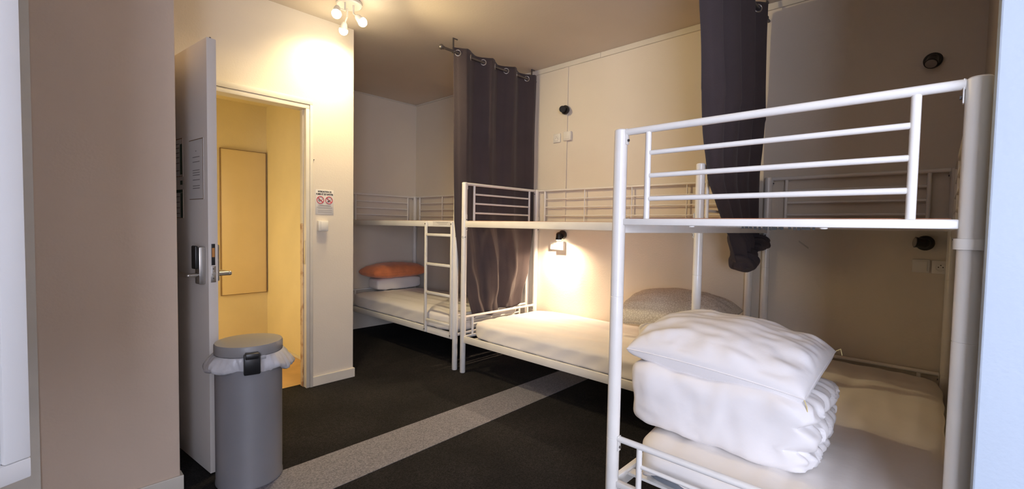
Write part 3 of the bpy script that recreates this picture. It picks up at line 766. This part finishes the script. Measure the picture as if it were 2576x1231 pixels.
tag(finish('loose_fold', t, M['curtain'], c2, smooth=80), 'loose fold beside the knot')

# ------------------------------------------------------------------ wall lamps, sockets, trunking
bx('trim_4', (XW-0.012, 2.605, 1.22), (XW-0.0005, 2.640, ZC-0.047), M['wall'], 0.002)
def reading_lamp(label, y, z, head, lit=False, lens='lens'):
    lm = thing('reading_lamp', label, 'wall lamp', (XW-0.013, y, z), 'black reading lamps')
    x0 = XW-0.0125
    t = B(); lathe(t, (x0, y, z), [(0.040, 0), (0.042, 0.004), (0.042, 0.022), (0.036, 0.030), (0.020, 0.034)], 28, 'X'); finish('wall_plate', t, M['black'], lm)
    c = Vector((x0-(0.072 if lit else 0.045), y, z)); h = Vector(head).normalized()
    t = B(); tube(t, (x0-0.030, y, z), c, 0.014); ball(t, c, 0.026); tube(t, c-h*0.005, c+h*0.045, 0.024, 0.030, seg=24); finish('lamp_head', t, M['black'], lm)
    t = B(); tube(t, c+h*0.0455, c+h*0.049, 0.026, 0.024, seg=24); finish('lamp_lens', t, M['led'] if lit else M[lens], lm)
    return lm
reading_lamp('unlit black reading lamp above the sockets over the middle bunk', 2.619, 2.369, (-1, -0.5, -0.25), lens='black')
lb = reading_lamp('lit black reading lamp shining down the wall of the middle lower bunk', 2.619, 1.192, (0.15, 0.1, -1), True)
reading_lamp('unlit black reading lamp high on the dark wall above the nearest bunk', 0.069, 2.235, (-0.75, 0.15, -0.8))
reading_lamp('unlit black reading lamp under the upper deck of the nearest bunk', 0.060, 1.212, (-0.35, 0.95, 0.1))
def socket(label, y, z, kind, depth=0.014, group='wall sockets and switches', s=0.042):
    so = thing('wall_socket' if kind else 'wall_switch', label, 'socket' if kind else 'switch', (XW, y, z), group)
    t = B(); box(t, (XW-depth, y-s, z-s), (XW-0.0005, y+s, z+s), 0.004); finish('cover_plate', t, M['plastic'], so)
    x = XW-depth
    if kind:
        t = B(); lathe(t, (x+0.0005, y, z), [(0.024, 0), (0.024, 0.003), (0.021, 0.003), (0.020, 0.0008)], 28, 'X'); finish('socket_ring', t, M['plastic'], so)
        t = B()
        for dy, dz in ((-0.0095, 0), (0.0095, 0), (0, 0.011)): tube(t, (x-0.0012, y+dy, z+dz), (x-0.0022, y+dy, z+dz), 0.003, seg=8)
        finish('socket_hole', t, M['ink'], so)
    else:
        t = B(); box(t, (x-0.004, y-s*0.72, z-s*0.72), (x-0.0003, y+s*0.72, z+s*0.72), 0.001); finish('rocker', t, M['plastic'], so)
socket('small round socket left of the cable trunking, above the middle bunk', 2.725, 2.118, True)
socket('square switch under the unlit lamp above the middle bunk', 2.592, 2.122, False, 0.03)
socket('socket lit white below the shining lamp of the middle lower bunk', 2.735, 1.083, True, 0.022, s=0.036)
socket('brightly lit switch directly under the shining lamp', 2.640, 1.087, False, 0.040, s=0.040)
socket('left switch plate of the dark pair behind the nearest bunk', 0.073, 1.080, False, 0.012, s=0.038)
socket('right socket of the dark pair behind the nearest bunk', -0.010, 1.078, True, 0.012, s=0.038)
t = B(); box(t, (-0.036, -0.0005, -0.006), (0.036, 0.0005, 0.006))
for v in t.verts:
    a = R(-38); y, z = v.co.x, v.co.z; v.co = Vector((XW-0.0012+v.co.y, 0.655+y*math.cos(a)*-1, 1.178+y*math.sin(a)+z))
tag(finish('tape_strip', t, M['tape']), 'short slanted strip of tape on the dark wall under the near deck', 'tape')

# ------------------------------------------------------------------ ceiling light
cl = thing('ceiling_light', 'white ceiling light with three glowing spots', 'ceiling light', (1.565, 3.075, ZC-0.001))
t = B(); lathe(t, (1.575, 3.085, 0), [(0.085, ZC-0.0005), (0.088, ZC-0.006), (0.088, ZC-0.022), (0.080, ZC-0.028)], 36); finish('ceiling_plate', t, M['plastic'], cl)
for b, a in zip(BULBS, BULB_AIM):
    b = Vector(b); d = (Vector(a)-b).normalized(); s = Vector((1.575+(b.x-1.575)*0.35, 3.085+(b.y-3.085)*0.35, ZC-0.026))
    t = B(); tube(t, s, (s.x, s.y, b.z+0.055), 0.006, seg=8); tube(t, (s.x, s.y, b.z+0.055), b-d*0.035, 0.006, seg=8); arm = finish('arm', t, M['plastic'], cl)
    t = B(); lathe(t, (0, 0, 0), [(0.012, 0.0), (0.020, 0.012), (0.029, 0.050), (0.0295, 0.052), (0.026, 0.050), (0.024, 0.040)], 24, cap1=False)
    bmesh.ops.transform(t, matrix=Matrix.Translation(b-d*0.045) @ d.to_track_quat('Z', 'Y').to_matrix().to_4x4(), verts=t.verts[:])
    finish('spot_shade', t, M['plastic'], cl)
    t = B(); ball(t, b+d*0.014, 0.031); tag(finish('bulb', t, M['bulb'], cl), 'glowing bulb')

# ------------------------------------------------------------------ pedal bin
bc = (0.736, 2.452)
pb = thing('pedal_bin', 'grey pedal bin with white liner bag beside the open door', 'bin', (bc[0], bc[1], 0))
t = B(); lathe(t, (*bc, 0), [(0.142, 0.001), (0.1465, 0.008), (0.146, 0.02), (0.144, 0.025), (0.1450, 0.59), (0.1435, 0.631), (0.139, 0.634), (0.138, 0.59)], 56, cap1=False); finish('bin_body', t, M['bin'], pb)
t = B(); lathe(t, (*bc, 0), [(0.1465, 0.638), (0.148, 0.641), (0.148, 0.678), (0.1445, 0.686), (0.10, 0.693), (0.05, 0.696), (0.002, 0.697)], 56); finish('bin_lid', t, M['lid'], pb)
t = B(); rings = []; K = 160
dirc = math.atan2(-bc[1], -bc[0])
rows = [(0.1455, 0.620, 0), (0.147, 0.6365, 0.0), (0.150, 0.634, 0.2), (0.156, 0.622, 0.5), (0.163, 0.606, 0.8), (0.167, 0.588, 1), (0.163, 0.574, 1), (0.154, 0.566, 0.9), (0.148, 0.570, 0.5)]
for r_, z_, k_ in rows:
    ring = []
    for i in range(K):
        a = 2*PI*i/K; da = (a-dirc+PI) % (2*PI)-PI
        side = min(1, abs(math.sin(da))**1.5*1.25) if abs(da) < PI/2 else 0.8
        fl = nz((math.cos(a)*3, math.sin(a)*3, z_*8), 1.0, 3)
        rr = r_+k_*(0.046*side-0.022)+k_*0.020*fl+0.0030*(0.3+k_)*math.sin(a*23+9*fl)+0.005*k_*nz((math.cos(a)*14, math.sin(a)*14, z_*50), 1.0, 4)
        rr = max(rr, 0.1470 if z_ < 0.63 else 0.1455)
        ring.append(t.verts.new((bc[0]+rr*math.cos(a), bc[1]+rr*math.sin(a), z_+k_*(0.030*nz((math.cos(a)*2, math.sin(a)*2, 5), 1.0, 9)-0.012*side+0.002*math.sin(a*17)))))
    rings.append(ring)
for a_, b_ in zip(rings, rings[1:]):
    for i in range(K): t.faces.new((a_[i], a_[(i+1) % K], b_[(i+1) % K], b_[i]))
o = finish('liner_bag', t, M['bag'], pb, smooth=80); s = o.modifiers.new('thickness', 'SOLIDIFY'); s.thickness = 0.0012
t = B(); a = dirc+R(4); cl_ = Vector((bc[0]+0.158*math.cos(a), bc[1]+0.158*math.sin(a), 0.608))
box(t, cl_-Vector((0.016, 0.034, 0.048)), cl_+Vector((0.016, 0.034, 0.048)), 0.006, rot=a); tag(finish('hinge_cover', t, M['black'], pb), 'black plastic hinge cover')
t = B(); box(t, cl_+Vector((-0.020, -0.028, 0.026)), cl_+Vector((0.022, 0.028, 0.054)), 0.005, rot=a, piv=cl_); finish('hinge_clip', t, M['black'], pb)
